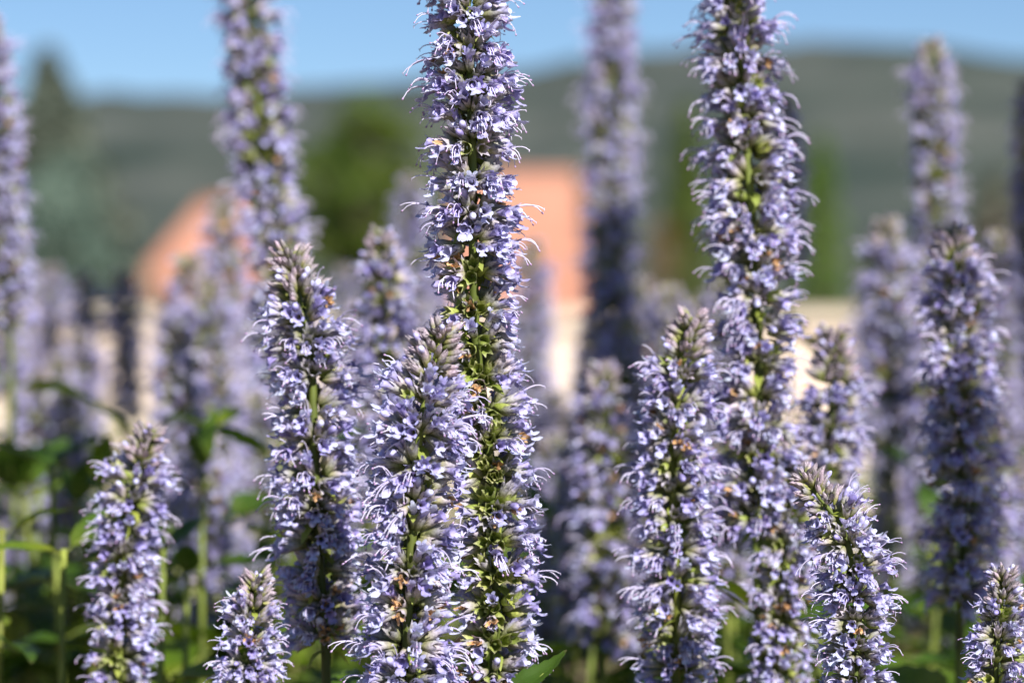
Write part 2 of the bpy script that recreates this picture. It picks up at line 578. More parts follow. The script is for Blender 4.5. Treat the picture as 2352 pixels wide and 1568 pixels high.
def hyssop(name, label, group, pts, W, seed, lod=0, spent=0.08, spent_dir=None, spent_from=0.0, tip=True, az0=None, n=None, foot=(0.0, 0.0), leaves=True, gap=9.2, tipy=None):
    """pts: list of (px, py, distance) from the tip down to the lowest whorl"""
    rng = random.Random(seed)
    P = [at(*q) for q in pts]
    g = W / 212.0 * P[-1].y / 0.9
    path = smooth_path(P, 10)
    end = P[-1]
    dirn = (P[-1] - P[-2]).normalized()
    ground = Vector((end.x + dirn.x * 0.12 + foot[0] + rng.uniform(-.03, .03), end.y + foot[1] + rng.uniform(-.03, .05), 0.0))
    mid = end.lerp(ground, 0.45) + Vector((dirn.x * 0.05, dirn.y * 0.05, 0))
    stem_path = smooth_path([P[-2], end, mid, ground], 8)[8:]
    full = path + stem_path[1:]
    root = link(name, None)
    root.empty_display_size = 0.02
    L0 = ground.copy()
    root.location = L0
    tag(root, label, 'flower', group)
    # stem
    mb = MB()
    k = len(full)
    rad = []
    acc = 0
    for i, p in enumerate(full):
        if i: acc += (full[i] - full[i - 1]).length
        rad.append(MM * g * (0.5 + 0.85 * min(1, acc / 0.05)) + 0.0006 * min(1, acc / 0.8))
    mb.tube([p - L0 for p in full], rad, 6, M_STEM, 1.0, 0.0)
    link('stem', mb.mesh('stem'), root)
    # whorls
    cum = [0.0]
    for i in range(1, len(path)):
        cum.append(cum[-1] + (path[i] - path[i - 1]).length)
    total = cum[-1]
    s = 0.003 * g
    az = rng.uniform(0, math.pi) if az0 is None else az0
    iw = 0
    n = n or 22
    items = []
    while s < total:
        p, T = along(path, cum, s)
        q = s / g                                   # distance from the tip at unit size
        st = min(1.0, max(0.0, (q - 0.004) / 0.023)) if tip else 1.0
        rs = 0.40 + 0.60 * min(1.0, q / 0.020) if tip else 1.0
        if not tip:
            rs = 0.85 + 0.15 * min(1.0, q / 0.06)
        rs *= rng.uniform(0.93, 1.05)
        F = Matrix.Translation(-L0) @ frame(T, p)
        aw = az + rng.uniform(-0.25, 0.25)
        if lod == 2:
            me = rng.choice(ME_W if st > 0.9 else (ME_WT if st > 0.5 else ME_WB))
            link('flower_whorl', me, root, F @ Matrix.Rotation(aw + rng.choice((0, math.pi)), 4, 'Z') @ Matrix.Scale(g * (0.55 + 0.45 * rs), 4))
        else:
            sp = spent if s > spent_from * total else 0.04
            nn = max(4, int(n * (0.78 + 0.22 * st)))
            for kind, M in whorl(rng, rs, g, st, sp, aw, nn, spent_dir):
                items.append((kind, F @ M))
        s += g * MM * (2.6 + (gap - 2.6) * min(1, q / 0.020)) if tip else g * MM * gap
        s += rng.uniform(-0.6, 0.8) * MM * g
        az += math.pi / 2
        iw += 1
    # at most 300 pieces of a kind are objects of their own: those turned to the open side; the rest are joined
    part = {'flower': 'flower', 'bud': 'bud', 'flower_bud': 'flower_bud', 'spent': 'empty_calyx', 'grey': 'empty_calyx', 'withered': 'withered_flower', 'bract': 'bract'}
    meshes = {'flower': ME_FULL, 'bud': ME_BUD, 'flower_bud': ME_BUDC, 'spent': ME_SPE, 'grey': ME_GRY, 'withered': ME_WITF, 'bract': ME_BRA}
    builders = {'flower': B_FULL, 'bud': B_BUD, 'flower_bud': B_BUDC, 'spent': B_SPE, 'grey': B_GRY, 'withered': B_WITF, 'bract': B_BRA}
    by = {}
    for kind, W4 in items:
        by.setdefault(part[kind], []).append((W4[1][0] + 0.002 * W4[1][3] / MM, kind, W4))
    for nm, lst in by.items():
        lst.sort(key=lambda e: e[0])
        for _, kind, W4 in lst[:292]:
            if kind == 'flower' and lod == 0:
                o = link('flower', rng.choice(ME_COR), root, W4)
                link('calyx', rng.choice(ME_CAL), o)
                if rng.random() < 0.34:
                    link('stamens', rng.choice(ME_STA), o)
            else:
                link(nm, rng.choice(meshes[kind]), root, W4)
        if len(lst) > 292:
            mb = MB()
            for _, kind, W4 in lst[292:]:
                mb.add(rng.choice(builders[kind]), W4, rng.random())
            link(nm + '_mass', mb.mesh(nm + '_mass'), root)['kind'] = 'stuff'
    # pointed bud cluster on the very tip
    if tip:
        p, T = along(path, cum, 0.004 * g)
        F = Matrix.Translation(-L0) @ frame(T, p)
        for j in range(7):
            a = j * 2.4
            el = R(88 - 7 * j)
            M = Matrix.Rotation(a, 4, 'Z') @ Matrix.Rotation(-el, 4, 'Y') @ Matrix.Translation((-1.5 * MM * g, 0, 0)) @ Matrix.Scale(g * (0.62 + 0.03 * j), 4)
            if lod < 2 or j < 4:
                link('bud', ME_BUD[j % 3], root, F @ M)
    # leaves in crossed pairs down the stem
    if leaves:
        sp_cum = [0.0]
        for i in range(1, len(stem_path)):
            sp_cum.append(sp_cum[-1] + (stem_path[i] - stem_path[i - 1]).length)
        sl_ = 0.028
        a = rng.uniform(0, math.pi)
        while sl_ < sp_cum[-1] - 0.12:
            p, T = along(stem_path, sp_cum, sl_)
            size = min(0.085, 0.042 + 0.14 * sl_) * rng.uniform(0.85, 1.15)
            for k2 in (0, 1):
                add_leaf(root, L0, p, a + k2 * math.pi + rng.uniform(-.3, .3), R(rng.uniform(-15, 40)), size, rng, rng.uniform(-.4, .4))
            a += math.pi / 2
            sl_ += rng.uniform(0.035, 0.055) * (1 if sl_ < 0.35 else 2)
    return root, L0


# ================================================================== the setting
def sheet(name, pts, mat, kind='structure'):
    mb = MB()
    mi = mb.mat(mat)
    mb.face([mb.vert(p) for p in pts], mi)
    o = link(name, mb.mesh(name, False))
    o['kind'] = kind
    return o


M_SOIL = surf_mat('dry_soil', (0.22, 0.15, 0.09), (0.40, 0.29, 0.19), 9.0, bump=0.7, bscale=60, dist=0.01)
M_GRASS = surf_mat('dry_grass_ground', (0.13, 0.14, 0.05), (0.26, 0.22, 0.11), 0.25, bump=0.4, bscale=8)
M_HILL = surf_mat('scrub_hill', (0.030, 0.045, 0.035), (0.086, 0.094, 0.080), 0.013, bump=1.0, bscale=0.05, dist=6.0, detail=4)
M_RENDER = surf_mat('cream_render', (0.57, 0.46, 0.37), (0.66, 0.55, 0.45), 1.5, bump=0.25, bscale=40, dist=0.004)
M_COPING = surf_mat('stone_coping', (0.50, 0.42, 0.33), (0.62, 0.53, 0.43), 4.0, bump=0.3, bscale=40, dist=0.004)
M_BARK = surf_mat('bark', (0.08, 0.06, 0.04), (0.16, 0.12, 0.09), 8, bump=0.7, bscale=20)
M_GLASS = surf_mat('window_glass', (0.03, 0.04, 0.05), (0.05, 0.06, 0.07), 1, rough=0.1, spec=0.5)
M_SHUTTER = surf_mat('wood_brown', (0.16, 0.09, 0.05), (0.22, 0.13, 0.08), 6)


def tile_mat(name, ca, cb):
    m, nt, N, L = new_mat(name)
    tc = N.new('ShaderNodeTexCoord')
    wv = N.new('ShaderNodeTexWave')
    wv.inputs['Scale'].default_value = 1.6
    wv.inputs['Distortion'].default_value = 0.4
    L.new(tc.outputs['Object'], wv.inputs['Vector'])
    nz = N.new('ShaderNodeTexNoise')
    nz.inputs['Scale'].default_value = 0.6
    nz.inputs['Detail'].default_value = 6
    L.new(tc.outputs['Object'], nz.inputs['Vector'])
    rp = ramp(N, [(0.3, ca), (0.7, cb)])
    L.new(nz.outputs['Fac'], rp.inputs[0])
    p = N.new('ShaderNodeBsdfPrincipled')
    p.inputs['Roughness'].default_value = 0.85
    L.new(rp.outputs[0], p.inputs['Base Color'])
    b = N.new('ShaderNodeBump')
    b.inputs['Strength'].default_value = 0.35
    b.inputs['Distance'].default_value = 0.04
    L.new(wv.outputs['Fac'], b.inputs['Height'])
    L.new(b.outputs[0], p.inputs['Normal'])
    o = N.new('ShaderNodeOutputMaterial')
    L.new(p.outputs[0], o.inputs[0])
    return m


M_TILE = tile_mat('terracotta_tiles', (0.31, 0.13, 0.08), (0.42, 0.20, 0.135))

g_ = 9000
sheet('ground', [(-g_, -g_, -0.02), (g_, -g_, -0.02), (g_, g_, -0.02), (-g_, g_, -0.02)], M_GRASS)

# the planted bed: slightly lumpy soil
mb = MB(); mi = mb.mat(M_SOIL)
NX, NY = 60, 70
ids = []
for j in range(NY + 1):
    row = []
    for i in range(NX + 1):
        x = -4.5 + 9 * i / NX; y = -1.5 + 11.4 * j / NY
        row.append(mb.vert((x, y, 0.012 * noise.noise(Vector((x * 3, y * 3, 0))) - 0.004)))
    ids.append(row)
for j in range(NY):
    for i in range(NX):
        mb.face((ids[j][i], ids[j][i + 1], ids[j + 1][i + 1], ids[j + 1][i]), mi)
o = link('soil_bed', mb.mesh('soil_bed')); o['kind'] = 'structure'


# hills: one long ridge behind, higher on the right
def hills():
    mb = MB(); mi = mb.mat(M_HILL)
    prof = [(-3000, 560), (-1200, 420), (-200, 330), (100, 285), (330, 255), (480, 262), (700, 250), (960, 235), (1200, 215), (1340, 190), (1480, 172), (1640, 152), (1860, 142), (2060, 156), (2250, 178), (2400, 184), (3000, 195), (4500, 260), (7000, 420)]
    D = 1500.0
    NXh, NYh = 260, 34
    rows = []
    for j in range(NYh + 1):
        t = j / NYh
        row = []
        for i in range(NXh + 1):
            px = -3000 + 10000 * i / NXh
            for a in range(len(prof) - 1):
                if prof[a][0] <= px <= prof[a + 1][0]:
                    f = (px - prof[a][0]) / (prof[a + 1][0] - prof[a][0])
                    f = f * f * (3 - 2 * f)
                    py = prof[a][1] + (prof[a + 1][1] - prof[a][1]) * f
            ridge = (784 - py) / 2352 / 3 * D
            y = 420 + (D - 420) * min(1, t / 0.75) + (900 * max(0, t - 0.75) / 0.25)
            x = (px - 1176) / 2352 / 3 * D * (0.55 + 0.45 * min(1, t / 0.75))
            if t <= 0.75:
                h = ridge * math.sin(0.5 * math.pi * (t / 0.75) ** 1.25)
            else:
                h = ridge * math.cos(0.5 * math.pi * (t - 0.75) / 0.25)
            h += 5 * noise.noise(Vector((x / 90, y / 90, 1))) * math.sin(math.pi * min(1, t * 1.3)) * 0.5 + 2.2 * noise.noise(Vector((x / 16, y / 16, 4))) * (t > 0.02)
            row.append(mb.vert((x, y, max(h, -1.0))))
        rows.append(row)
    for j in range(NYh):
        for i in range(NXh):
            mb.face((rows[j][i], rows[j][i + 1], rows[j + 1][i + 1], rows[j + 1][i]), mi)
    o = link('hills', mb.mesh('hills')); o['kind'] = 'structure'


hills()


def box(mb, x0, x1, y0, y1, z0, z1, mat):
    mi = mb.mat(mat)
    v = [mb.vert(p) for p in ((x0, y0, z0), (x1, y0, z0), (x1, y1, z0), (x0, y1, z0), (x0, y0, z1), (x1, y0, z1), (x1, y1, z1), (x0, y1, z1))]
    for f in ((0, 1, 5, 4), (1, 2, 6, 5), (2, 3, 7, 6), (3, 0, 4, 7), (4, 5, 6, 7), (3, 2, 1, 0)):
        mb.face([v[i] for i in f], mi)


# cream garden wall across the back of the bed
def garden_wall():
    D = 10.5
    top = at(0, 712, D).z
    root = link('garden_wall', None); root.location = (0, D, 0)
    tag(root, 'low cream rendered garden wall behind the flower bed', 'wall')
    mb = MB(); box(mb, -9, 9, 0, 0.25, -0.05, top - 0.05, M_RENDER)
    link('wall_body', mb.mesh('wall_body', False), root)
    mb = MB(); box(mb, -0.448, 0.448, -0.04, 0.29, 0, 0.05, M_COPING)
    me = mb.mesh('coping_stone', False)
    for i in range(20):
        link('coping_stone', me, root, Matrix.Translation((-8.55 + 0.9 * i, 0, top - 0.05)))


garden_wall()


def house(label, x0, x1, D, z_e, z_r, depth, hip_l, hip_r, wins):
    root = link('house', None)
    cx = (x0 + x1) / 2
    root.location = (cx, D, 0)
    tag(root, label, 'house')
    w = (x1 - x0) / 2
    mb = MB(); box(mb, -w + 0.35, w - 0.35, 0.4, depth - 0.4, -0.2, z_e, M_RENDER)
    link('wall', mb.mesh('wall', False), root)
    mb = MB(); mi = mb.mat(M_TILE)
    e = [(-w, 0, z_e), (w, 0, z_e), (w, depth, z_e), (-w, depth, z_e)]
    rl = (-w + hip_l, depth / 2, z_r); rr = (w - hip_r, depth / 2, z_r)
    v = [mb.vert(p) for p in e] + [mb.vert(rl), mb.vert(rr)]
    lo = [mb.vert((p[0], p[1], p[2] - 0.14)) for p in e]
    for f in ((v[0], v[1], v[5], v[4]), (v[2], v[3], v[4], v[5]), (v[1], v[2], v[5]), (v[3], v[0], v[4]), (lo[3], lo[2], lo[1], lo[0])):
        mb.face(f, mi)
    for i in range(4):
        mb.face((lo[i], lo[(i + 1) % 4], v[(i + 1) % 4], v[i]), mi)
    roof = link('roof', mb.mesh('roof', False), root)
    mb = MB(); mb.tube([Vector(rl) + Vector((0, 0, 0.02)), (Vector(rl) + Vector(rr)) / 2 + Vector((0, 0, 0.02)), Vector(rr) + Vector((0, 0, 0.02))], [0.13] * 3, 8, M_TILE)
    link('ridge_tile', mb.mesh('ridge_tile'), roof)
    for wx in wins:
        mb = MB(); box(mb, -0.5, 0.5, 0.36, 0.396, 0.9, 2.0, M_SHUTTER)
        o = link('window', mb.mesh('window', False), root, Matrix.Translation((wx, 0, 0)))
        mb = MB(); box(mb, -0.42, -0.02, 0.33, 0.357, 0.98, 1.92, M_GLASS); box(mb, 0.02, 0.42, 0.33, 0.357, 0.98, 1.92, M_GLASS)
        link('pane', mb.mesh('pane', False), o)
    mb = MB(); box(mb, w * 0.5 - 0.45, w * 0.5 + 0.45, 0.35, 0.396, 0, 2.05, M_SHUTTER)
    link('door', mb.mesh('door', False), root)


DH = 120.0
hx = lambda px: (px - 1176) / 2352 / 3 * DH
hz = lambda py: CAM_H - (py - 784) / 2352 / 3 * DH
house('house with a low hipped terracotta roof beside the blue-green conifer', hx(258), hx(690), DH, hz(700), hz(455), 7.0, 3.1, 1.2, (-1.5, 0.4))
house('house with a tall steep terracotta roof behind the tallest sharp flower spike', hx(1030), hx(1362), DH, hz(705), hz(390), 6.4, 0.25, 0.55, (-1.2, 0.2))


# ------------------------------------------------------------------ trees beyond the wall
def leaf_mat(name, c0, c1, c2, transl=0.25):
    return plant_mat(name, [(0.0, c0), (0.5, c1), (1.0, c2)], (0.75, 0.8, 0.8), (1.2, 1.1, 1.0), transl, rough=0.6, nscale=1.0, namt=0.35)


M_BLUECON = leaf_mat('needles_blue_green', (0.07, 0.115, 0.090), (0.125, 0.185, 0.15), (0.20, 0.28, 0.225), 0.1)
M_GREENT = leaf_mat('foliage_olive_green', (0.045, 0.085, 0.010), (0.095, 0.15, 0.016), (0.16, 0.20, 0.03))
M_BRIGHT = leaf_mat('foliage_bright_green', (0.06, 0.12, 0.014), (0.11, 0.20, 0.022), (0.17, 0.27, 0.035))
M_GREYG = leaf_mat('foliage_grey_green', (0.075, 0.095, 0.065), (0.13, 0.155, 0.115), (0.20, 0.225, 0.175), 0.15)
M_RUST = leaf_mat('foliage_rust', (0.11, 0.075, 0.012), (0.19, 0.11, 0.016), (0.26, 0.14, 0.03))
M_DRAB = leaf_mat('needles_drab', (0.06, 0.082, 0.058), (0.10, 0.125, 0.095), (0.16, 0.18, 0.14), 0.1)


def leafquad(mb, mi, p, size, rng, g, flat=0.0):
    a = Vector((rng.gauss(0, 1), rng.gauss(0, 1), rng.gauss(0, 1) * (1 - flat))).normalized()
    b = a.cross(Vector((rng.gauss(0, 1), rng.gauss(0, 1), rng.gauss(0, 1)))).normalized()
    r = rng.random()
    v = [mb.vert(p + a * size * 0.5, g, r), mb.vert(p + b * size * 0.28, g, r), mb.vert(p - a * size * 0.5, g, r), mb.vert(p - b * size * 0.28, g, r)]
    mb.face(v, mi)


def conifer(name, label, px, d, ytop, half_px, ybase_px, mat, seed, lobes=26, cat='tree', droop=0.15, thin=0.06, power=0.9):
    rng = random.Random(seed)
    k = d / 3 / 2352
    x = (px - 1176) * k
    H = at(px, ytop, d).z
    Rm = half_px * k
    zb = max(0.25, at(px, ybase_px, d).z)
    root = link(name, None); root.location = (x, d, 0)
    tag(root, label, cat, 'trees beyond the garden wall')
    mb = MB(); mb.tube([Vector((0, 0, 0)), Vector((0.02 * H, 0, H * 0.4)), Vector((0, 0, H * 0.8)), Vector((0, 0, H * 0.97))], [0.035 * H, 0.026 * H, 0.012 * H, 0.004 * H], 8, M_BARK)
    link('trunk', mb.mesh('trunk'), root)
    limbs = MB()
    mb = MB(); mi = mb.mat(mat)
    nb = lobes * 7
    for i in range(nb):
        t = ((i + rng.random()) / nb)
        z = zb * 0.5 + (H - zb * 0.5) * t
        r = Rm * ((1 - t) ** power) * rng.uniform(0.75, 1.12) + thin * Rm
        az = i * 2.399 + rng.uniform(-.3, .3)
        tone = rng.random()
        tipv = Vector((math.cos(az) * r, math.sin(az) * r, z - droop * r))
        b0 = Vector((0, 0, z + 0.05 * r))
        if i % 2 == 0:
            limbs.tube([b0, (b0 + tipv) / 2 + Vector((0, 0, 0.05 * r)), tipv], [0.010 * H * (1 - 0.7 * t), 0.006 * H * (1 - 0.7 * t), 0.002 * H], 4, M_BARK)
        m_ = 34
        for q in range(m_):
            u = math.sqrt(rng.random())
            p = b0.lerp(tipv, u) + Vector((rng.gauss(0, 1), rng.gauss(0, 1), rng.gauss(0, 0.7))) * (0.03 * Rm + 0.16 * r) * (1.1 - 0.6 * u)
            leafquad(mb, mi, p, (0.10 + 0.10 * rng.random()) * max(Rm, 0.25 * H) * 0.55, rng, min(1, max(0, tone * 0.6 + 0.4 * rng.random())))
    link('limbs', limbs.mesh('limbs'), root)
    link('crown', mb.mesh('crown', False), root)
    return root


def broadleaf(name, label, px, d, ytop, half_px, ybot, mat, seed, clumps=26):
    rng = random.Random(seed)
    k = d / 3 / 2352
    x = (px - 1176) * k
    H = at(px, ytop, d).z
    Rm = half_px * k
    zb = max(0.5, at(px, ybot, d).z)
    root = link(name, None); root.location = (x, d, 0)
    tag(root, label, 'tree', 'trees beyond the garden wall')
    zc, rz = (H + zb) / 2, (H - zb) / 2
    mb = MB(); mb.tube([Vector((0, 0, 0)), Vector((0.03 * H, 0.01, zb * 0.7)), Vector((-0.02 * H, 0, zc)), Vector((0, 0, H * 0.85))], [0.04 * H, 0.03 * H, 0.018 * H, 0.005 * H], 8, M_BARK)
    link('trunk', mb.mesh('trunk'), root)
    limbs = MB(); mb = MB(); mi = mb.mat(mat)
    for i in range(clumps):
        z = 1 - 2 * (i + 0.5) / clumps
        az = i * 2.399
        rr = math.sqrt(1 - z * z)
        f = rng.uniform(0.5, 0.88)
        c = Vector((math.cos(az) * rr * Rm * f, math.sin(az) * rr * Rm * f, zc + z * rz * f))
        limbs.tube([Vector((0, 0, zb * 0.75)), c * 0.5 + Vector((0, 0, zc * 0.3)), c], [0.014 * H, 0.009 * H, 0.003 * H], 4, M_BARK)
        cr = rng.uniform(0.26, 0.42) * min(Rm, rz)
        tone = rng.random()
        for q in range(210):
            dv = Vector((rng.gauss(0, 1), rng.gauss(0, 1), rng.gauss(0, 1))).normalized() * cr * rng.random() ** 0.4
            dv.z *= 0.8
            leafquad(mb, mi, c + dv, rng.uniform(0.12, 0.22) * min(Rm, rz) * 0.7, rng, min(1, max(0, tone * 0.6 + 0.4 * rng.random())))
    link('limbs', limbs.mesh('limbs'), root)
    link('crown', mb.mesh('crown', False), root)
    return root


conifer('conifer_tree', 'tall drab conifer whose pointed tip stands against the sky', 110, 62, 118, 325, 700, M_DRAB, 1, lobes=44, power=0.95, thin=0.02)
broadleaf('blue_green_tree', 'rounded blue-green tree in front of the pointed conifer', 120, 50, 360, 165, 760, M_BLUECON, 2, 30)
broadleaf('olive_green_tree', 'dark olive-green leafy tree between the two terracotta roofs', 838, 46, 205, 165, 720, M_GREENT, 3, 34)
conifer('dark_green_tree', 'dark green pointed tree right of the steep terracotta roof', 1575, 52, 235, 115, 700, M_GREENT, 4, lobes=26)
broadleaf('rust_leaved_shrub', 'rusty orange leaved shrub beside the dark green pointed tree', 1520, 44, 480, 45, 700, M_RUST, 5, 14)
conifer('slim_green_tree', 'slim bright green tree standing before the bare hillside', 1885, 48, 310, 80, 720, M_BRIGHT, 6, lobes=22, power=0.6)
broadleaf('grey_green_tree', 'pale grey-green tree near the end of the garden wall', 2290, 56, 330, 85, 700, M_GREYG, 7, 24)
broadleaf('grey_shrub', 'low grey-green shrub between the slim green tree and the pale tree', 2060, 58, 520, 110, 720, M_GREYG, 8, 22)


# ================================================================== the flower spikes
G_SHARP = 'flower spikes in the front of the bed'
G_MID = 'flower spikes in the middle of the bed'
G_BACK = 'flower spikes in the blurred back rows'
NM = 'hyssop_spike'

# --- front of the bed
tall, tall0 = hyssop(NM, 'tallest sharp lavender spike, its lower right side gone to green empty calyces', G_SHARP,
       [(1052, -150, .905), (1078, 60, .905), (1085, 400, .905), (1092, 760, .91), (1122, 1020, .915), (1140, 1300, .915), (1135, 1545, .915)], 222, 11, 0,
       spent=0.68, spent_from=0.44, spent_dir=R(-128), tip=False, az0=0.5, n=23)
hyssop(NM, 'broad dense lavender spike with pointed grey-violet tip overlapping the tallest spike', G_SHARP,
       [(1018, 752, .868), (985, 880, .868), (962, 1010, .868), (945, 1250, .87), (935, 1480, .87), (930, 1680, .87)], 232, 12, 0, spent=0.05, n=24)
hyssop(NM, 'lavender spike with bare budded tip and dark shaded foot left of the dense spike', G_SHARP,
       [(664, 580, .95), (690, 700, .95), (716, 850, .95), (722, 1050, .95), (735, 1300, .95), (748, 1470, .95)], 218, 13, 0, spent=0.06)
hyssop(NM, 'slender sharp spike with pinkish bud tip nodding to one side', G_SHARP,
       [(1846, 1092, .885), (1880, 1140, .885), (1935, 1215, .885), (1962, 1320, .885), (1966, 1470, .885), (1962, 1680, .885)], 186, 14, 0, spent=0.05)
hyssop(NM, 'short young spike with pale pointed tip at the foot of the dark-footed spike', G_SHARP,
       [(592, 1318, .855), (582, 1400, .855), (572, 1500, .855), (565, 1680, .855)], 165, 15, 0, spent=0.03)
hyssop(NM, 'small young spike with pink-grey tip beside the nodding spike', G_SHARP,
       [(2306, 1308, .90), (2300, 1400, .90), (2290, 1500, .90), (2282, 1680, .90)], 158, 16, 0, spent=0.10)

# --- middle of the bed
hyssop(NM, 'leaning lavender spike standing alone by the dark leafy corner of the bed', G_MID,
       [(352, 985, 1.0), (318, 1080, 1.0), (292, 1220, 1.0), (278, 1400, 1.0), (272, 1650, 1.0)], 172, 21, 1, spent=0.12)
hyssop(NM, 'very tall slightly soft spike in front of the dark green pointed tree', G_MID,
       [(1682, -110, 1.0), (1694, 60, 1.0), (1706, 250, 1.0), (1728, 500, 1.0), (1742, 800, 1.0), (1742, 1060, 1.0), (1738, 1220, 1.0)], 210, 22, 1, spent=0.14, tip=False)
hyssop(NM, 'bushy spike with bristly tip in front of the very tall soft spike', G_MID,
       [(1590, 728, .965), (1572, 830, .965), (1552, 960, .965), (1545, 1120, .965), (1556, 1350, .965), (1552, 1650, .965)], 196, 23, 1, spent=0.12)
hyssop(NM, 'soft spike with dark narrow tip against the cream wall', G_MID,
       [(1914, 762, 1.06), (1914, 860, 1.06), (1904, 1000, 1.06), (1890, 1150, 1.06), (1882, 1330, 1.06)], 172, 24, 1, spent=0.1)
hyssop(NM, 'tall soft spike with deeply shaded lower half beside the small young spike', G_MID,
       [(2188, 528, 1.06), (2196, 680, 1.06), (2206, 900, 1.06), (2212, 1150, 1.06), (2206, 1420, 1.06)], 190, 25, 1, spent=0.1)
hyssop(NM, 'greenish half-open spike close behind the nodding spike', G_MID,
       [(1826, 1030, 1.0), (1812, 1150, 1.0), (1798, 1300, 1.0), (1786, 1650, 1.0)], 165, 26, 1, spent=0.35)
hyssop(NM, 'soft spike with brownish bud tip tucked behind the tallest spike', G_MID,
       [(874, 536, 1.13), (880, 640, 1.13), (890, 800, 1.13), (898, 1000, 1.13), (900, 1150, 1.13)], 150, 27, 1, spent=0.08)
hyssop(NM, 'soft spike with yellow-green middle in front of the shaded column of blooms', G_MID,
       [(1384, 840, 1.22), (1392, 1000, 1.22), (1394, 1200, 1.22), (1390, 1470, 1.22)], 165, 28, 1, spent=0.4)

# --- blurred back rows
hyssop(NM, 'tall blurred spike in front of the low hipped terracotta roof', G_BACK,
       [(562, -90, 1.28), (578, 100, 1.28), (596, 300, 1.28), (630, 520, 1.28), (646, 720, 1.28), (650, 900, 1.28)], 160, 31, 2, tip=False)
hyssop(NM, 'thin blurred spike rising beside the steep terracotta roof, its foot in shade', G_BACK,
       [(1412, -90, 1.58), (1404, 150, 1.58), (1404, 400, 1.58), (1400, 620, 1.58), (1392, 860, 1.58)], 135, 32, 2, tip=False)
hyssop(NM, 'tall blurred spike with rounded tip against the highest hill', G_BACK,
       [(2138, 92, 1.46), (2143, 280, 1.46), (2150, 500, 1.46), (2152, 760, 1.46), (2150, 960, 1.46)], 120, 33, 2)
hyssop(NM, 'tall blurred spike in front of the rounded blue-green tree', G_BACK,
       [(-28, 40, 1.36), (-4, 300, 1.36), (12, 520, 1.36), (24, 740, 1.36)], 120, 34, 2)
back = [
    # px, top, bottom, distance, width
    (940, 405, 900, 1.70, 95), (1222, 555, 1250, 1.85, 100), (514, 462, 1150, 1.62, 115), (436, 590, 1230, 1.60, 135),
    (120, 612, 900, 2.05, 72), (196, 632, 1000, 2.00, 95), (282, 628, 960, 1.95, 92), (2034, 505, 1020, 1.42, 132),
    (2296, 536, 1100, 1.46, 105), (2362, 190, 900, 1.50, 100), (1800, 225, 620, 1.36, 90), (790, 612, 1000, 2.0, 70),
    (186, 760, 1080, 1.80, 110), (396, 690, 1120, 1.85, 100), (1326, 985, 1450, 1.30, 110), (1270, 900, 1300, 1.72, 110),
    (2080, 860, 1180, 1.60, 110), (2276, 960, 1400, 1.20, 120), (1470, 640, 980, 1.72, 105), (1656, 640, 1060, 1.6, 110),
    (480, 640, 1250, 1.48, 130), (560, 700, 1180, 1.75, 105), (1000, 620, 1100, 2.0, 80), (2130, 700, 1150, 1.40, 120),
    (60, 690, 940, 2.15, 80), (1990, 690, 1050, 1.9, 90), (2340, 700, 1150, 1.62, 110), (1170, 700, 1050, 2.2, 75),
    (830, 700, 1300, 1.45, 120), (1480, 1150, 1500, 1.35, 125), (1660, 1000, 1400, 1.25, 130), (2040, 1080, 1400, 1.45, 100),
    (420, 1010, 1300, 1.7, 110), (10, 720, 900, 1.75, 110), (1240, 1300, 1560, 1.5, 110), (140, 1010, 1200, 2.3, 70), (1100, 1150, 1500, 1.6, 110),
    (1540, 660, 1000, 1.62, 112), (1625, 700, 1050, 1.7, 112), (1436, 730, 1030, 1.5, 120), (1350, 760, 1100, 1.9, 90),
    (400, 760, 1300, 1.35, 130), (470, 1000, 1420, 1.25, 120), (150, 900, 1230, 1.5, 105), (500, 820, 1330, 1.4, 125), (590, 900, 1300, 1.5, 120), (2100, 1000, 1450, 1.5, 110), (2330, 1050, 1500, 1.3, 120),
    (1270, 1000, 1480, 1.45, 120), (1460, 900, 1400, 1.5, 115), (330, 1150, 1420, 1.6, 90), (40, 1150, 1400, 1.7, 90), (130, 1200, 1450, 1.9, 80),
]
BACK_LABEL = {
    0: 'blurred spike half hidden behind the upper part of the tallest sharp spike',
    1: 'pale blurred spike in front of the steep terracotta roof',
    2: 'blurred spike whose tip covers the ridge end of the low hipped roof',
    3: 'wide blurred spike standing before the eaves of the low hipped roof',
    4: 'small blurred spike with its tip below the rounded blue-green tree',
    6: 'nearly black shaded spike below the eaves of the low hipped roof',
    7: 'pale blurred spike with its tip against the low grey-green shrub',
    8: 'blurred spike with brownish tip against the pale grey-green tree',
    9: 'tall dark shaded spike beside the pale grey-green tree',
    10: 'dark shaded spike hugging the very tall soft spike',
    11: 'small blurred spike under the olive-green leafy tree',
    14: 'dark blue shaded spike beside the soft spike with yellow-green middle',
    17: 'bright blurred spike right behind the tall soft spike with shaded lower half',
    18: 'shaded blurred spike between the steep roof and the rust leaved shrub',
}
rb = random.Random(5)
for i in range(34):                      # the rest of the back rows
    u = (i * 0.618 + 0.13) % 1.0
    px = (20 + 620 * u) if i % 2 else ((1930 + 460 * u) if i % 4 else (760 + 1000 * u))
    d = rb.uniform(1.5, 2.5)
    if 190 < px < 350: px -= 170
    yt = rb.uniform(640, 900) + (120 if px < 300 else 0) + (130 if 1000 < px < 1900 else 0)
    back.append((px, yt, yt + rb.uniform(260, 420) * 1.7 / d, d, rb.uniform(150, 185) / d))
for i, (px, yt, yb, d, W) in enumerate(back):
    lean = rb.uniform(-16, 22)
    hyssop(NM, BACK_LABEL.get(i, 'soft lavender flower spike in the blurred rows at the back of the bed'), G_BACK,
           [(px, yt, d), (px + lean * 0.35, yt + (yb - yt) * 0.33, d), (px + lean * 0.75, yt + (yb - yt) * 0.66, d), (px + lean, yb, d)], W, 300 + i, 2)

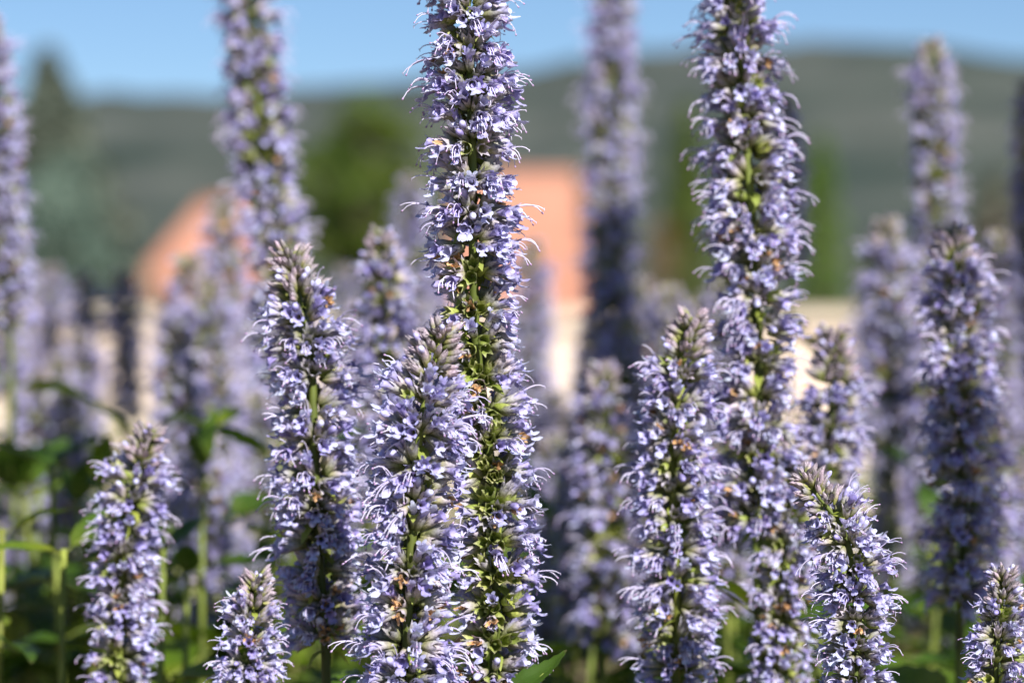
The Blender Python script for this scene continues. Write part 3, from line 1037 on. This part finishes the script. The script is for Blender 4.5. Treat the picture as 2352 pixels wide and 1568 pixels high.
# --- the dark green leaf beside the foot of the tallest spike
tipL, baseL = at(1300, 1490, .90), at(1120, 1665, .905)
v = tipL - baseL
X = v.normalized(); Zv = Vector((-0.55, -0.55, 0.6)); Zv = (Zv - X * Zv.dot(X)).normalized(); Yv = Zv.cross(X)
M = Matrix.Identity(4)
for i in range(3):
    M[i][0], M[i][1], M[i][2], M[i][3] = X[i] * v.length, Yv[i] * v.length, Zv[i] * v.length, (baseL - tall0)[i]
link('leaf', build_leaf(777, W=0.34, fold=0.6, droop=0.05, nu=18).mesh('leaf'), tall, M)


# ------------------------------------------------------------------ leafy shoots without flowers
def shoot(px, ytop, d, seed, label, group):
    rng = random.Random(seed)
    top = at(px, ytop, d)
    base = Vector((top.x + rng.uniform(-.06, .06), top.y + rng.uniform(-.05, .05), 0))
    root = link('leafy_shoot', None); root.location = base
    root.empty_display_size = 0.02
    tag(root, label, 'plant', group)
    path = smooth_path([top, top.lerp(base, 0.4) + Vector((rng.uniform(-.02, .02), 0, 0)), base], 6)
    mb = MB(); mb.tube([p - base for p in path], [0.0012 + 0.0016 * i / len(path) for i in range(len(path))], 6, M_STEM, 1.0, 0.0)
    link('stem', mb.mesh('stem'), root)
    cum = [0.0]
    for i in range(1, len(path)):
        cum.append(cum[-1] + (path[i] - path[i - 1]).length)
    s = 0.002; a = rng.uniform(0, 3)
    while s < cum[-1] - 0.2:
        p, T = along(path, cum, s)
        for k in (0, 1):
            add_leaf(root, base, p, a + k * math.pi + rng.uniform(-.3, .3), R(rng.uniform(10, 60) if s < 0.03 else rng.uniform(-20, 35)), min(0.085, 0.028 + 0.5 * s) * rng.uniform(.85, 1.15), rng, rng.uniform(-.4, .4))
        a += math.pi / 2 + rng.uniform(-.2, .2)
        s += rng.uniform(0.03, 0.055) * (1.0 if s < 0.38 else 2.2)


rs = random.Random(9)
for i in range(84):
    d = 1.2 + 1.4 * ((i * 0.618) % 1.0)
    px = -150 + 2650 * ((i * 0.7548 + 0.1) % 1.0)
    yt = (rs.uniform(960, 1180) if px < 520 else rs.uniform(1060, 1350))
    shoot(px, yt, d, 500 + i, 'unseen leafy green shoot without flowers, put in to shade the bed', 'leafy shoots among the flower spikes')
for i in range(13):
    d = rs.uniform(1.05, 1.45)
    px = -60 + 600 * ((i * 0.618 + 0.4) % 1.0)
    shoot(px, rs.uniform(1010, 1330), d, 900 + i, 'unseen leafy green shoot without flowers, put in to shade the bed', 'leafy shoots among the flower spikes')
for i in range(64):
    d = 2.5 + 1.8 * ((i * 0.618 + 0.2) % 1.0)
    px = -200 + 2750 * (i + rs.random()) / 64
    shoot(px, rs.uniform(925, 1020), d, 800 + i, 'leafy green shoot without flowers at the far edge of the bed', 'leafy shoots at the far edge of the bed')
for i in range(16):  # unseen shoots below the view, put in for the shade they cast
    d = rs.uniform(0.72, 1.1)
    px = -200 + 3200 * ((i * 0.618 + 0.3) % 1.0)
    shoot(px, rs.uniform(1900, 2050), d, 700 + i, 'unseen leafy green shoot without flowers, put in to shade the bed', 'leafy shoots among the flower spikes')


# ------------------------------------------------------------------ added tree out of view: its leaf sprays are placed to shade single spikes
def shade_tree():
    rng = random.Random(44)
    base = Vector((1.75, 0.15, 0))
    root = link('added_shade_tree', None); root.location = base
    tag(root, 'added tree out of view with leafy boughs set to shade single spikes', 'tree')
    mb = MB(); tp = [Vector((0, 0, 0)), Vector((-0.03, 0.02, 0.7)), Vector((0.02, 0.05, 1.4)), Vector((0, 0.1, 2.3))]
    mb.tube(tp, [0.045, 0.036, 0.028, 0.012], 8, M_BARK)
    link('trunk', mb.mesh('trunk'), root)
    # each bough ends in leafy sprays: (picture point and distance of the shaded spot, half width, half height, way along the sunbeam)
    for px, py, d, hw, hh, t in SHADE:
        c = at(px, py, d) + sd * t - base
        mb = MB(); st_ = Vector((0.0, 0.05, min(2.2, max(0.9, c.z - 0.25))))
        mb.tube([st_, st_.lerp(c, 0.5) + Vector((0, 0, 0.06)), c], [0.012, 0.007, 0.002], 5, M_BARK)
        b = link('shade_bough', mb.mesh('shade_bough'), root)
        mb = MB(); mi = mb.mat(M_GREENT)
        side = sd.cross(Vector((0, 0, 1))).normalized()
        up = side.cross(sd).normalized()
        for q in range(int(80 + 90000 * hw * hh)):
            a, e = rng.uniform(-1, 1), rng.uniform(-1, 1)
            if a * a * 0.8 + e * e * 0.8 > 1: continue
            p = c + side * (a * hw) + up * (e * hh) + sd * rng.uniform(-0.05, 0.05)
            leafquad(mb, mi, p, rng.uniform(0.018, 0.032), rng, rng.random())
        link('shade_foliage', mb.mesh('shade_foliage', False), b)


SHADE = [(20, 1360, 1.3, .045, .04, 1.0), (1400, 760, 1.58, .036, .044, 1.1), (1322, 1240, 1.30, .022, .055, 1.0), (286, 800, 1.95, .017, .085, 1.05), (2206, 1260, 1.06, .026, .040, .9),
         (2366, 520, 1.5, .03, .08, 1.2), (1800, 420, 1.36, .02, .06, 1.3),
         (1330, 1480, 1.5, .06, .03, 1.0)]
shade_tree()
